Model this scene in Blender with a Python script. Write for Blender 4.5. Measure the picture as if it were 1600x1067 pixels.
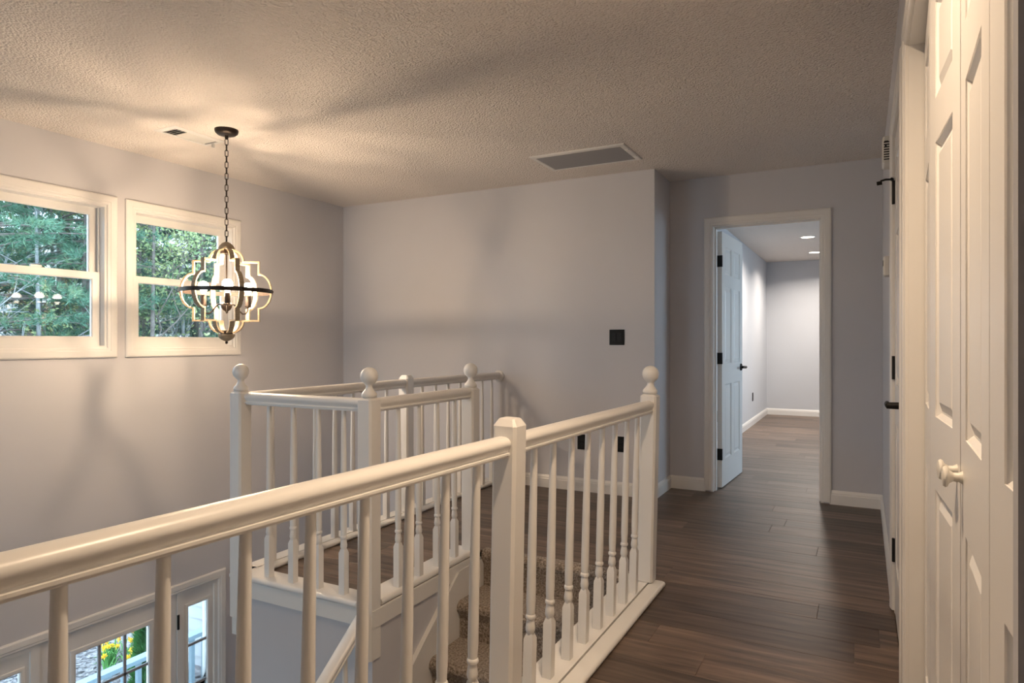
import bpy, math, random
import numpy as np
from mathutils import Matrix, Vector

random.seed(7)
rng = np.random.default_rng(11)
PI = math.pi
scene = bpy.context.scene
for o in list(bpy.data.objects):
    bpy.data.objects.remove(o, do_unlink=True)

# ------------------------------------------------------------------ camera, world, exposure
cam_d = bpy.data.cameras.new('camera')
cam_d.sensor_width = 36.0
cam_d.lens = 1038.8 / 1600 * 36
cam_d.shift_y = 0.0005
cam_d.clip_start = 0.02
cam_d.clip_end = 400
cam = bpy.data.objects.new('camera', cam_d)
scene.collection.objects.link(cam)
cam.location = (0, 0, 1.16)
cam.rotation_euler = (PI / 2, 0, math.radians(27.84))
scene.camera = cam

world = bpy.data.worlds.new('sky')
scene.world = world
world.use_nodes = True
wn = world.node_tree
wn.nodes['Background'].inputs['Color'].default_value = (0.69, 0.85, 1.0, 1)
wn.nodes['Background'].inputs['Strength'].default_value = 6.8

vs = scene.view_settings
vs.view_transform = 'Standard'
vs.look = 'None'
vs.gamma = 1.0
vs.use_curve_mapping = False
vs.exposure = 0.12
scene.cycles.max_bounces = 8
scene.cycles.diffuse_bounces = 5
scene.cycles.glossy_bounces = 4

BULB = 740.0          # chandelier bulb radiance
CAN_W = 21.0          # power of the unseen lamp added in the hall (W)
CAN2_W = 30.0         # recessed lamp power in the far room (W)
WARM = (1.0, 0.735, 0.49)

# ------------------------------------------------------------------ helpers
C = scene.collection
CEIL = 2.44
LF = -2.69            # lower floor level


class MB:
    """collects geometry for one mesh"""
    def __init__(s):
        s.v = []; s.f = []

    def add(s, vs_, fs_):
        b = len(s.v)
        s.v += [tuple(p) for p in vs_]
        s.f += [tuple(i + b for i in f) for f in fs_]
        return s

    def box(s, x0, x1, y0, y1, z0, z1):
        return s.add([(x0, y0, z0), (x1, y0, z0), (x1, y1, z0), (x0, y1, z0), (x0, y0, z1), (x1, y0, z1), (x1, y1, z1), (x0, y1, z1)],
                     [(0, 3, 2, 1), (4, 5, 6, 7), (0, 1, 5, 4), (1, 2, 6, 5), (2, 3, 7, 6), (3, 0, 4, 7)])

    def loft(s, rings, closed_ring=True, caps=True, loop=False):
        n = len(rings[0]); b = len(s.v)
        for r in rings:
            s.v += [tuple(p) for p in r]
        m = len(rings)
        for i in range(m if loop else m - 1):
            i2 = (i + 1) % m
            for j in range(n if closed_ring else n - 1):
                k = (j + 1) % n
                s.f.append((b + i * n + j, b + i * n + k, b + i2 * n + k, b + i2 * n + j))
        if caps and not loop:
            s.f.append(tuple(b + j for j in range(n))[::-1])
            s.f.append(tuple(b + (m - 1) * n + j for j in range(n)))
        return s

    def lathe(s, prof, seg=16, c=(0, 0, 0), caps=True):
        rings = [[(c[0] + r * math.cos(2 * PI * k / seg), c[1] + r * math.sin(2 * PI * k / seg), c[2] + z) for k in range(seg)] for r, z in prof]
        return s.loft(rings, caps=caps)

    def prism(s, poly, a, b, mp):
        """poly of (p,q) extruded from a to b; mp(p,q,t)->xyz"""
        return s.loft([[mp(p, q, a) for p, q in poly], [mp(p, q, b) for p, q in poly]])

    def tube(s, pts, r, seg=8, caps=True, loop=False):
        pts = [Vector(p) for p in pts]; n = len(pts)
        rings = []; up = None
        rad = r if isinstance(r, (list, tuple)) else [r] * n
        for i, p in enumerate(pts):
            if loop:
                t = pts[(i + 1) % n] - pts[i - 1]
            else:
                t = pts[min(i + 1, n - 1)] - pts[max(i - 1, 0)]
            t.normalize()
            if up is None:
                up = Vector((0, 0, 1)) if abs(t.z) < .9 else Vector((1, 0, 0))
            a = t.cross(up)
            if a.length < 1e-6:
                a = t.orthogonal()
            a.normalize(); b = a.cross(t); up = b
            rings.append([p + rad[i] * (math.cos(2 * PI * k / seg) * a + math.sin(2 * PI * k / seg) * b) for k in range(seg)])
        return s.loft(rings, caps=caps, loop=loop)

    def rail(s, prof, p0, p1):
        """prof (across, up) swept from p0 to p1, 'across' horizontal, cut vertical"""
        p0 = Vector(p0); p1 = Vector(p1); d = p1 - p0; d.z = 0; d.normalize()
        a = Vector((d.y, -d.x, 0))
        z = Vector((0, 0, 1))
        return s.loft([[p0 + a * x + z * y for x, y in prof], [p1 + a * x + z * y for x, y in prof]])

    def frame(s, pts, prof, mp, closed):
        """mitred moulding: pts (u,v,ou,ov) inner edge, prof (outward, proud)"""
        rings = [[mp(u + ou * o, v + ov * o, h) for o, h in prof] for u, v, ou, ov in pts]
        return s.loft(rings, closed_ring=True, caps=not closed, loop=closed)

    def plate(s, u0, u1, v0, v1, holes, d0, d1, mp):
        """flat slab with rectangular holes"""
        us = sorted({u0, u1} | {h[0] for h in holes} | {h[1] for h in holes}); us = [u for u in us if u0 <= u <= u1]
        vv = sorted({v0, v1} | {h[2] for h in holes} | {h[3] for h in holes}); vv = [v for v in vv if v0 <= v <= v1]
        nu, nv = len(us) - 1, len(vv) - 1

        def solid(i, j):
            if i < 0 or j < 0 or i >= nu or j >= nv:
                return False
            cu, cv = (us[i] + us[i + 1]) / 2, (vv[j] + vv[j + 1]) / 2
            return not any(h[0] < cu < h[1] and h[2] < cv < h[3] for h in holes)
        idx = {}

        def vid(i, j, d):
            k = (i, j, d)
            if k not in idx:
                idx[k] = len(s.v); s.v.append(tuple(mp(us[i], vv[j], d0 if d == 0 else d1)))
            return idx[k]
        for i in range(nu):
            for j in range(nv):
                if not solid(i, j):
                    continue
                s.f.append((vid(i, j, 0), vid(i + 1, j, 0), vid(i + 1, j + 1, 0), vid(i, j + 1, 0)))
                s.f.append((vid(i, j, 1), vid(i, j + 1, 1), vid(i + 1, j + 1, 1), vid(i + 1, j, 1)))
                if not solid(i - 1, j): s.f.append((vid(i, j, 0), vid(i, j + 1, 0), vid(i, j + 1, 1), vid(i, j, 1)))
                if not solid(i + 1, j): s.f.append((vid(i + 1, j, 0), vid(i + 1, j, 1), vid(i + 1, j + 1, 1), vid(i + 1, j + 1, 0)))
                if not solid(i, j - 1): s.f.append((vid(i, j, 0), vid(i, j, 1), vid(i + 1, j, 1), vid(i + 1, j, 0)))
                if not solid(i, j + 1): s.f.append((vid(i, j + 1, 0), vid(i + 1, j + 1, 0), vid(i + 1, j + 1, 1), vid(i, j + 1, 1)))
        return s

    def mesh(s, name, smooth=True, angle=32):
        import bmesh
        me = bpy.data.meshes.new(name)
        me.from_pydata(s.v, [], s.f)
        bm = bmesh.new(); bm.from_mesh(me)
        bmesh.ops.recalc_face_normals(bm, faces=bm.faces)
        bm.to_mesh(me); bm.free()
        if smooth:
            me.shade_smooth()
            me.set_sharp_from_angle(angle=math.radians(angle))
        me.update()
        return me

    def build(s, name, mat, parent=None, local=False, smooth=True, angle=32):
        me = s.mesh(name, smooth, angle)
        me.materials.append(mat)
        return link(name, me, parent, local)


def link(name, data, parent=None, local=False):
    o = bpy.data.objects.new(name, data)
    C.objects.link(o)
    if parent is not None:
        attach(o, parent, local)
    return o


WORLD = {}


def attach(o, parent, local=False):
    o.parent = parent
    if not local:
        o.matrix_parent_inverse = WORLD.get(parent.name, Matrix.Identity(4)).inverted()


def empty(name, loc=(0, 0, 0), rz=0.0):
    o = bpy.data.objects.new(name, None)
    C.objects.link(o)
    o.location = loc; o.rotation_euler = (0, 0, rz)
    o.empty_display_size = .1
    WORLD[o.name] = Matrix.Translation(loc) @ Matrix.Rotation(rz, 4, 'Z')
    return o


def tag(o, label, cat, group=None, kind=None):
    o['label'] = label; o['category'] = cat
    if group: o['group'] = group
    if kind: o['kind'] = kind
    return o


def struct(o, label=None, cat=None):
    o['kind'] = 'structure'
    if label: o['label'] = label
    if cat: o['category'] = cat
    return o


def tri_mesh(name, verts, tris_n, mat, parent=None, quads=False):
    """verts: (N,3) numpy, consecutive 3 (or 4) make a face"""
    k = 4 if quads else 3
    n = len(verts); nf = n // k
    me = bpy.data.meshes.new(name)
    me.vertices.add(n); me.vertices.foreach_set('co', np.ascontiguousarray(verts, dtype=np.float32).ravel())
    me.loops.add(n); me.loops.foreach_set('vertex_index', np.arange(n, dtype=np.int32))
    me.polygons.add(nf)
    me.polygons.foreach_set('loop_start', np.arange(0, n, k, dtype=np.int32))
    me.update(calc_edges=True)
    me.materials.append(mat)
    return link(name, me, parent)


# ------------------------------------------------------------------ materials
def mat(name):
    m = bpy.data.materials.new(name); m.use_nodes = True
    nt = m.node_tree
    return m, nt, nt.nodes['Principled BSDF']


def simple(name, col, rough=.5, metal=0.0, spec=.5, coat=0.0):
    m, nt, b = mat(name)
    b.inputs['Base Color'].default_value = (*col, 1)
    b.inputs['Roughness'].default_value = rough
    b.inputs['Metallic'].default_value = metal
    b.inputs['Specular IOR Level'].default_value = spec
    b.inputs['Coat Weight'].default_value = coat
    return m


def N(nt, t, **kw):
    n = nt.nodes.new(t)
    for k, v in kw.items():
        if k in n.inputs: n.inputs[k].default_value = v
        else: setattr(n, k, v)
    return n


def objcoord(nt, scale=None):
    tc = N(nt, 'ShaderNodeTexCoord')
    if scale is None:
        return tc.outputs['Object']
    mp = N(nt, 'ShaderNodeMapping'); mp.inputs['Scale'].default_value = scale
    nt.links.new(tc.outputs['Object'], mp.inputs['Vector'])
    return mp.outputs['Vector']


def ramp(nt, fac, stops):
    r = N(nt, 'ShaderNodeValToRGB')
    e = r.color_ramp.elements
    while len(e) < len(stops): e.new(0.5)
    for i, (p, c) in enumerate(stops):
        e[i].position = p; e[i].color = (*c, 1)
    nt.links.new(fac, r.inputs['Fac'])
    return r.outputs['Color']


def bump(nt, b, height, strength, dist):
    n = N(nt, 'ShaderNodeBump', Strength=strength, Distance=dist)
    nt.links.new(height, n.inputs['Height'])
    nt.links.new(n.outputs['Normal'], b.inputs['Normal'])


def painted(name, col, rough, noise_scale=180, strength=.12, dist=.001, vary=.02):
    m, nt, b = mat(name)
    v = objcoord(nt)
    n = N(nt, 'ShaderNodeTexNoise', Scale=noise_scale, Detail=3.0); nt.links.new(v, n.inputs['Vector'])
    n2 = N(nt, 'ShaderNodeTexNoise', Scale=1.3, Detail=2.0); nt.links.new(v, n2.inputs['Vector'])
    c = ramp(nt, n2.outputs['Fac'], [(.3, [x * (1 - vary) for x in col]), (.7, [min(1, x * (1 + vary)) for x in col])])
    nt.links.new(c, b.inputs['Base Color'])
    b.inputs['Roughness'].default_value = rough
    bump(nt, b, n.outputs['Fac'], strength, dist)
    return m


M_WALL = painted('grey_wall_paint', (.60, .597, .625), .55, 220, .10, .001)
M_WHITE = painted('white_trim_paint', (.80, .785, .76), .32, 90, .05, .001, .01)
M_DOORW = painted('white_door_paint', (.80, .785, .765), .34, 140, .12, .001, .01)
M_VINYL = simple('white_vinyl', (.78, .77, .75), .4)
M_BLACK = simple('matte_black_metal', (.008, .008, .008), .5, .0, .3)
M_BLACKP = simple('black_plastic', (.006, .006, .006), .55, .0, .25)
M_BRONZE = simple('dark_bronze', (.035, .026, .021), .38, .7)
M_IVORY = simple('ivory_plastic', (.72, .70, .65), .4)
M_DARK = simple('dark_void', (.02, .02, .02), .8)
M_SIDING = painted('white_siding', (.50, .52, .54), .5, 60, .1, .001)
M_PORCH = painted('pale_porch_paint', (.30, .40, .45), .5, 60, .1, .001)
M_ROOM = painted('pale_room_paint', (.60, .62, .66), .55, 220, .10, .001)


def popcorn():
    m, nt, b = mat('popcorn_ceiling')
    v = objcoord(nt)
    a = N(nt, 'ShaderNodeTexNoise', Scale=72.0, Detail=3.0, Roughness=.6); nt.links.new(v, a.inputs['Vector'])
    w = N(nt, 'ShaderNodeTexVoronoi', Scale=105.0); w.feature = 'SMOOTH_F1'; nt.links.new(v, w.inputs['Vector'])
    mx = N(nt, 'ShaderNodeMath', operation='SUBTRACT'); nt.links.new(a.outputs['Fac'], mx.inputs[0]); nt.links.new(w.outputs['Distance'], mx.inputs[1])
    b.inputs['Base Color'].default_value = (.83, .77, .72, 1)
    b.inputs['Roughness'].default_value = .9
    bump(nt, b, mx.outputs[0], 1.0, .010)
    return m


M_CEIL = popcorn()


def wood_floor():
    m, nt, b = mat('dark_wood_plank')
    oi = N(nt, 'ShaderNodeObjectInfo')
    geo = N(nt, 'ShaderNodeNewGeometry')
    off = N(nt, 'ShaderNodeVectorMath', operation='SCALE'); off.inputs[0].default_value = (17.3, 9.1, 0)
    nt.links.new(oi.outputs['Random'], off.inputs['Scale'])
    ad = N(nt, 'ShaderNodeVectorMath', operation='ADD'); nt.links.new(geo.outputs['Position'], ad.inputs[0]); nt.links.new(off.outputs[0], ad.inputs[1])
    mp = N(nt, 'ShaderNodeMapping'); mp.inputs['Scale'].default_value = (1.3, 16, 1); nt.links.new(ad.outputs[0], mp.inputs['Vector'])
    n1 = N(nt, 'ShaderNodeTexNoise', Scale=1.6, Detail=5.0, Roughness=.62, Distortion=.6); nt.links.new(mp.outputs[0], n1.inputs['Vector'])
    mp2 = N(nt, 'ShaderNodeMapping'); mp2.inputs['Scale'].default_value = (5, 150, 1); nt.links.new(ad.outputs[0], mp2.inputs['Vector'])
    n2 = N(nt, 'ShaderNodeTexNoise', Scale=1.0, Detail=3.0); nt.links.new(mp2.outputs[0], n2.inputs['Vector'])
    base = ramp(nt, n1.outputs['Fac'], [(.28, (.046, .031, .023)), (.5, (.126, .086, .062)), (.74, (.225, .160, .118))])
    tone = N(nt, 'ShaderNodeMapRange'); tone.inputs['To Min'].default_value = .66; tone.inputs['To Max'].default_value = 1.36
    nt.links.new(oi.outputs['Random'], tone.inputs['Value'])
    fine = N(nt, 'ShaderNodeMapRange'); fine.inputs['To Min'].default_value = .72; fine.inputs['To Max'].default_value = 1.28
    nt.links.new(n2.outputs['Fac'], fine.inputs['Value'])
    mu = N(nt, 'ShaderNodeMath', operation='MULTIPLY'); nt.links.new(tone.outputs[0], mu.inputs[0]); nt.links.new(fine.outputs[0], mu.inputs[1])
    sc = N(nt, 'ShaderNodeVectorMath', operation='SCALE'); nt.links.new(base, sc.inputs[0]); nt.links.new(mu.outputs[0], sc.inputs['Scale'])
    nt.links.new(sc.outputs[0], b.inputs['Base Color'])
    rr = N(nt, 'ShaderNodeMapRange'); rr.inputs['To Min'].default_value = .34; rr.inputs['To Max'].default_value = .5
    nt.links.new(n2.outputs['Fac'], rr.inputs['Value']); nt.links.new(rr.outputs[0], b.inputs['Roughness'])
    bump(nt, b, n2.outputs['Fac'], .12, .001)
    return m


M_FLOOR = wood_floor()


def carpet():
    m, nt, b = mat('speckled_carpet')
    v = objcoord(nt)
    n1 = N(nt, 'ShaderNodeTexNoise', Scale=95.0, Detail=5.0, Roughness=.85); nt.links.new(v, n1.inputs['Vector'])
    w = N(nt, 'ShaderNodeTexVoronoi', Scale=240.0); nt.links.new(v, w.inputs['Vector'])
    c = ramp(nt, n1.outputs['Fac'], [(.34, (.06, .042, .03)), (.46, (.24, .185, .14)), (.56, (.48, .40, .325)), (.68, (.78, .69, .59))])
    nt.links.new(c, b.inputs['Base Color'])
    b.inputs['Roughness'].default_value = 1.0
    b.inputs['Specular IOR Level'].default_value = .1
    b.inputs['Sheen Weight'].default_value = .3
    bump(nt, b, n1.outputs['Fac'], .9, .006)
    return m


M_CARPET = carpet()


def glass():
    m = bpy.data.materials.new('window_glass'); m.use_nodes = True
    nt = m.node_tree; nt.nodes.clear()
    out = N(nt, 'ShaderNodeOutputMaterial')
    tr = N(nt, 'ShaderNodeBsdfTransparent'); tr.inputs['Color'].default_value = (.93, .97, .99, 1)
    gl = N(nt, 'ShaderNodeBsdfGlossy', Roughness=.01)
    fr = N(nt, 'ShaderNodeFresnel', IOR=1.45)
    mx = N(nt, 'ShaderNodeMixShader')
    nt.links.new(fr.outputs[0], mx.inputs[0]); nt.links.new(tr.outputs[0], mx.inputs[1]); nt.links.new(gl.outputs[0], mx.inputs[2])
    nt.links.new(mx.outputs[0], out.inputs['Surface'])
    return m


M_GLASS = glass()


def emit(name, col, s):
    m = bpy.data.materials.new(name); m.use_nodes = True
    nt = m.node_tree; nt.nodes.clear()
    out = N(nt, 'ShaderNodeOutputMaterial'); e = N(nt, 'ShaderNodeEmission')
    e.inputs['Color'].default_value = (*col, 1); e.inputs['Strength'].default_value = s
    nt.links.new(e.outputs[0], out.inputs['Surface'])
    return m


M_BULB = emit('lit_filament', WARM, BULB * (.031 / .019) ** 2)


def bulb_glass():
    m = bpy.data.materials.new('glowing_bulb_glass'); m.use_nodes = True
    nt = m.node_tree; nt.nodes.clear()
    out = N(nt, 'ShaderNodeOutputMaterial'); e = N(nt, 'ShaderNodeEmission'); t = N(nt, 'ShaderNodeBsdfTransparent'); mx = N(nt, 'ShaderNodeMixShader')
    e.inputs['Color'].default_value = (1.0, .86, .68, 1); e.inputs['Strength'].default_value = 26
    mx.inputs[0].default_value = .3
    nt.links.new(t.outputs[0], mx.inputs[1]); nt.links.new(e.outputs[0], mx.inputs[2]); nt.links.new(mx.outputs[0], out.inputs['Surface'])
    return m


M_BULBG = bulb_glass()
M_LED = emit('lit_led_disc', (1.0, .86, .68), 9.0)


def weathered(name, a, bcol, rough=.65):
    m, nt, b = mat(name)
    v = objcoord(nt, (30, 30, 120))
    n = N(nt, 'ShaderNodeTexNoise', Scale=1.0, Detail=4.0); nt.links.new(v, n.inputs['Vector'])
    nt.links.new(ramp(nt, n.outputs['Fac'], [(.3, a), (.7, bcol)]), b.inputs['Base Color'])
    b.inputs['Roughness'].default_value = rough
    return m


M_CREAM = weathered('weathered_cream_wood', (.27, .205, .13), (.43, .345, .235))


def noisy(name, stops, scale, rough=.9, bstr=.5, bdist=.02, sub=0.0):
    m, nt, b = mat(name)
    v = objcoord(nt)
    n = N(nt, 'ShaderNodeTexNoise', Scale=scale, Detail=5.0, Roughness=.7); nt.links.new(v, n.inputs['Vector'])
    nt.links.new(ramp(nt, n.outputs['Fac'], stops), b.inputs['Base Color'])
    b.inputs['Roughness'].default_value = rough
    b.inputs['Specular IOR Level'].default_value = .2
    bump(nt, b, n.outputs['Fac'], bstr, bdist)
    return m


M_LITTER = noisy('forest_floor', [(.3, (.16, .15, .13)), (.5, (.30, .28, .25)), (.7, (.20, .27, .18))], 1.7)
M_MULCH = noisy('bark_mulch', [(.3, (.08, .075, .08)), (.5, (.25, .24, .25)), (.7, (.5, .48, .48))], 16)
M_BARK = noisy('grey_bark', [(.3, (.10, .085, .075)), (.7, (.26, .23, .21))], 9)
M_PALEBARK = noisy('pale_bark', [(.3, (.20, .21, .22)), (.7, (.42, .43, .43))], 7)


def leafy(name, stops):
    m, nt, b = mat(name)
    geo = N(nt, 'ShaderNodeNewGeometry')
    n = N(nt, 'ShaderNodeTexNoise', Scale=2.2, Detail=4.0); nt.links.new(geo.outputs['Position'], n.inputs['Vector'])
    nt.links.new(ramp(nt, n.outputs['Fac'], stops), b.inputs['Base Color'])
    b.inputs['Roughness'].default_value = .7
    b.inputs['Specular IOR Level'].default_value = .2
    return m


M_PINE = leafy('pine_needles', [(.3, (.05, .12, .08)), (.5, (.10, .21, .14)), (.7, (.21, .31, .17))])
M_PINE2 = leafy('blue_pine_needles', [(.3, (.07, .14, .13)), (.5, (.13, .22, .18)), (.7, (.19, .29, .22))])
M_SPRING = leafy('spring_leaves', [(.3, (.13, .22, .12)), (.5, (.24, .31, .14)), (.7, (.38, .40, .20))])
M_SHRUB = leafy('bright_evergreen', [(.3, (.03, .14, .035)), (.7, (.09, .29, .07))])
M_STEM = simple('green_stem', (.10, .32, .07), .6)
M_PETAL = simple('yellow_petal', (.92, .68, .04), .55)
M_TRUMPET = simple('orange_trumpet', (.90, .45, .02), .55)

# ------------------------------------------------------------------ setting: shell
LW, SW, DW, RW = -4.365, 4.835, 5.28, .12
REAR = -0.9


def m_left(u, v, d): return (LW + d, u, v)
def m_far(u, v, d): return (u, DW - d, v)
def m_right(u, v, d): return (RW - d, u, v)
def m_back(u, v, d): return (u, SW - d, v)


WIN = [(1.797, 2.601, 1.122, 2.053), (2.786, 3.588, 1.122, 2.053)]
FD = (1.865, 3.448, LF, -.645)
o = MB().plate(REAR - .14, SW + .5, LF - .1, CEIL + .1, WIN + [FD], 0, -.14, m_left).build('wall_left', M_WALL, smooth=False)
struct(o, 'tall grey stairwell wall with two windows above the front door', 'wall')
o = MB().box(LW, -1.363, SW, DW + .14, LF - .1, CEIL + .1).build('wall_back', M_WALL, smooth=False)
struct(o, 'grey wall carrying the black switch plate', 'wall')
DOOR = (-1.045, -.251, 0, 2.072)
o = MB().plate(-1.363, 2.4, -.02, CEIL + .1, [(DOOR[0], DOOR[1], -.02, DOOR[3])], 0, -.14, m_far).build('wall_far', M_WALL, smooth=False)
struct(o, 'grey wall at the end of the hall with an open doorway', 'wall')
D3 = (2.50, 3.30, 0, 2.055)
CL = (.635, 2.29, 0, 2.05)
o = MB().plate(.60, DW, -.02, CEIL + .1, [(D3[0], D3[1], -.02, D3[3]), (CL[0], CL[1], -.02, CL[3])], 0, -.14, m_right).build('wall_right', M_WALL, smooth=False)
struct(o, 'grey hall wall holding the closet doors', 'wall')
o = MB().prism([(.0815, .49), (.0815, .505), (.115, .60), (1.3, .60), (1.3, .49)], -.02, CEIL + .1, lambda p, q, t: (p, q, t)).build('wall_near', M_WALL, smooth=False)
struct(o, 'end of a grey wall beside the closet', 'wall')
RWIN_ADDED = [(-4.1, -2.9, .8, 2.05), (-4.1, -2.75, -2.1, -.5)]  # openings for unseen rear windows, added as cool daylight fill
m = MB().plate(-4.6, 1.4, LF - .1, CEIL + .1, RWIN_ADDED, 0, .14, lambda u, v, d: (u, REAR - d, v))
m.box(1.2, 1.34, REAR, .49, -.02, CEIL + .1)
o = m.build('wall_rear', M_WALL, smooth=False); struct(o)
m = MB().box(.8, .9, .6, 3.5, -.02, CEIL + .1)
m.box(.26, .8, 3.4, 3.5, -.02, CEIL + .1).box(.26, .8, 2.34, 2.44, -.02, CEIL + .1)
o = m.build('wall_closet', M_WALL, smooth=False); struct(o)
# landing block, stair side wall, storey below
o = MB().box(-2.70, -1.885, 2.27, SW, LF - .1, -.035).build('wall_landing', M_WALL, smooth=False)
struct(o, 'grey wall under the overlook landing', 'wall')
o = MB().box(-.925, 1.2, REAR, 3.2, LF - .1, -.035).build('wall_stair', M_WALL, smooth=False); struct(o)
o = MB().box(-1.885, .26, 3.26, DW + .14, LF - .1, -.035).build('wall_under_hall', M_WALL, smooth=False); struct(o)
o = MB().box(-4.5, -.925, REAR, SW, LF - .12, LF).build('floor_lower', M_FLOOR, smooth=False); struct(o)
# ceilings
o = MB().box(-4.6, 1.4, REAR - .14, DW + .07, CEIL, CEIL + .1).build('ceiling', M_CEIL, smooth=False)
struct(o, 'popcorn textured ceiling over stairwell and hall', 'ceiling')
# far room
RX0, RX1, RY = -1.372, 2.4, 11.36
m = MB().plate(DW + .14, RY, -.02, CEIL + .1, [(6.0, 8.6, .5, 2.2)], 0, .14, lambda u, v, d: (RX1 + d, u, v))
o = m.build('wall_room_right', M_ROOM, smooth=False); struct(o)
o = MB().box(RX0 - .14, RX0, DW + .14, RY, -.02, CEIL + .1).build('wall_room_left', M_ROOM, smooth=False); struct(o)
o = MB().box(RX0 - .14, RX1 + .14, RY, RY + .14, -.02, CEIL + .1).build('wall_room_far', M_ROOM, smooth=False); struct(o)
o = MB().box(RX0 - .14, RX1 + .14, DW + .07, RY + .14, CEIL, CEIL + .1).build('ceiling_room', M_CEIL, smooth=False); struct(o)

# ------------------------------------------------------------------ floor planks
floor = MB().box(-.925, .8, REAR, 3.2, -.035, -.012).box(-2.70, -1.885, 2.27, 3.2, -.035, -.012).box(-2.70, .8, 3.2, DW, -.035, -.012) \
    .box(RX0, RX1, DW, RY, -.035, -.012).box(.8, 1.2, REAR, .6, -.035, -.012).build('floor', M_DARK, smooth=False)
struct(floor, 'dark brown wood plank floor of the hall and landing', 'floor')
PW, PL = .18, 1.22
plank_cache = {}


def plank_mesh(l, w):
    k = (round(l, 3), round(w, 3))
    if k not in plank_cache:
        b, d = .0016, .0011
        m = MB()
        x0, x1, y0, y1 = -l / 2, l / 2, -w / 2, w / 2
        m.add([(x0, y0, -.012), (x1, y0, -.012), (x1, y1, -.012), (x0, y1, -.012),
               (x0, y0, -d), (x1, y0, -d), (x1, y1, -d), (x0, y1, -d),
               (x0 + b, y0 + b, 0), (x1 - b, y0 + b, 0), (x1 - b, y1 - b, 0), (x0 + b, y1 - b, 0)],
              [(8, 9, 10, 11)] + [(i, (i + 1) % 4, (i + 1) % 4 + 4, i + 4) for i in range(4)] + [(i + 4, (i + 1) % 4 + 4, (i + 1) % 4 + 8, i + 8) for i in range(4)])
        me = m.mesh('plank', smooth=False); me.materials.append(M_FLOOR)
        plank_cache[k] = me
    return plank_cache[k]


row_off = {}
for (x0, x1, y0, y1) in ((-.925, .12, REAR, 3.2), (-2.70, -1.885, 2.27, 3.2), (-2.70, .12, 3.2, DW), (.12, 1.2, REAR, .49), (RX0, 1.4, DW, RY)):
    r0 = math.floor((y0 - REAR) / PW + 1e-6)
    r = r0
    while REAR + r * PW < y1 - 1e-4:
        a, b = max(y0, REAR + r * PW), min(y1, REAR + (r + 1) * PW)
        r += 1
        if b - a < .004: continue
        if r not in row_off: row_off[r] = random.random() * PL
        k = math.floor((x0 - row_off[r]) / PL)
        while row_off[r] + k * PL < x1:
            p, q = max(x0, row_off[r] + k * PL), min(x1, row_off[r] + (k + 1) * PL)
            k += 1
            if q - p < .004: continue
            o = link('plank', plank_mesh(q - p, b - a), floor)
            o.location = ((p + q) / 2, (a + b) / 2, 0)

# ------------------------------------------------------------------ mouldings
CAS = [(0, 0), (0, .009), (.005, .0125), (.018, .0135), (.022, .0165), (.046, .0185), (.056, .0175), (.064, .012), (.064, 0)]
trim_n = 0


def trim(m, label, cat='trim', mt=None):
    global trim_n
    trim_n += 1
    return struct(m.build('trim_%d' % trim_n, mt or M_WHITE, smooth=True, angle=20), label, cat)


def door_pts(h, t=0):
    return [(h[0], t, -1, 0), (h[0], h[3], -1, 1), (h[1], h[3], 1, 1), (h[1], t, 1, 0)]


BASE = [(0, 0), (.014, 0), (.014, .068), (.0115, .074), (.0115, .082), (.006, .094), (.003, .1), (0, .1)]


def baseboard(name, p0, p1, label, prof=BASE):
    # profile 'across' grows to the right of travel
    m = MB(); m.rail([(x, z) for x, z in prof], p0, p1)
    return struct(m.build(name, M_WHITE, smooth=True, angle=20), label, 'baseboard')


baseboard('baseboard_back', (-2.65, SW, 0), (-1.363 + .014, SW, 0), 'white baseboard under the two black outlets')
baseboard('baseboard_corner', (-1.363, SW, 0), (-1.363, DW, 0), 'short white baseboard on the jutting wall corner')
baseboard('baseboard_far', (-1.363, DW, 0), (-1.084, DW, 0), 'short white baseboard between wall corner and doorway casing')
baseboard('baseboard_end', (-.212, DW, 0), (RW, DW, 0), 'short white baseboard between doorway casing and hall corner')
baseboard('baseboard_right', (RW, DW, 0), (RW, 3.345, 0), 'white baseboard running from hall corner to closed side door')
baseboard('baseboard_stub', (RW, 2.455, 0), (RW, 2.335, 0), 'stub of white baseboard between side door and closet')
baseboard('baseboard_room_left', (RX0, DW + .14, 0), (RX0, RY, 0), 'white baseboard along the long far room wall')
baseboard('baseboard_room_far', (RX0, RY, 0), (RX1, RY, 0), 'white baseboard across the end wall of the far room')

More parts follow.
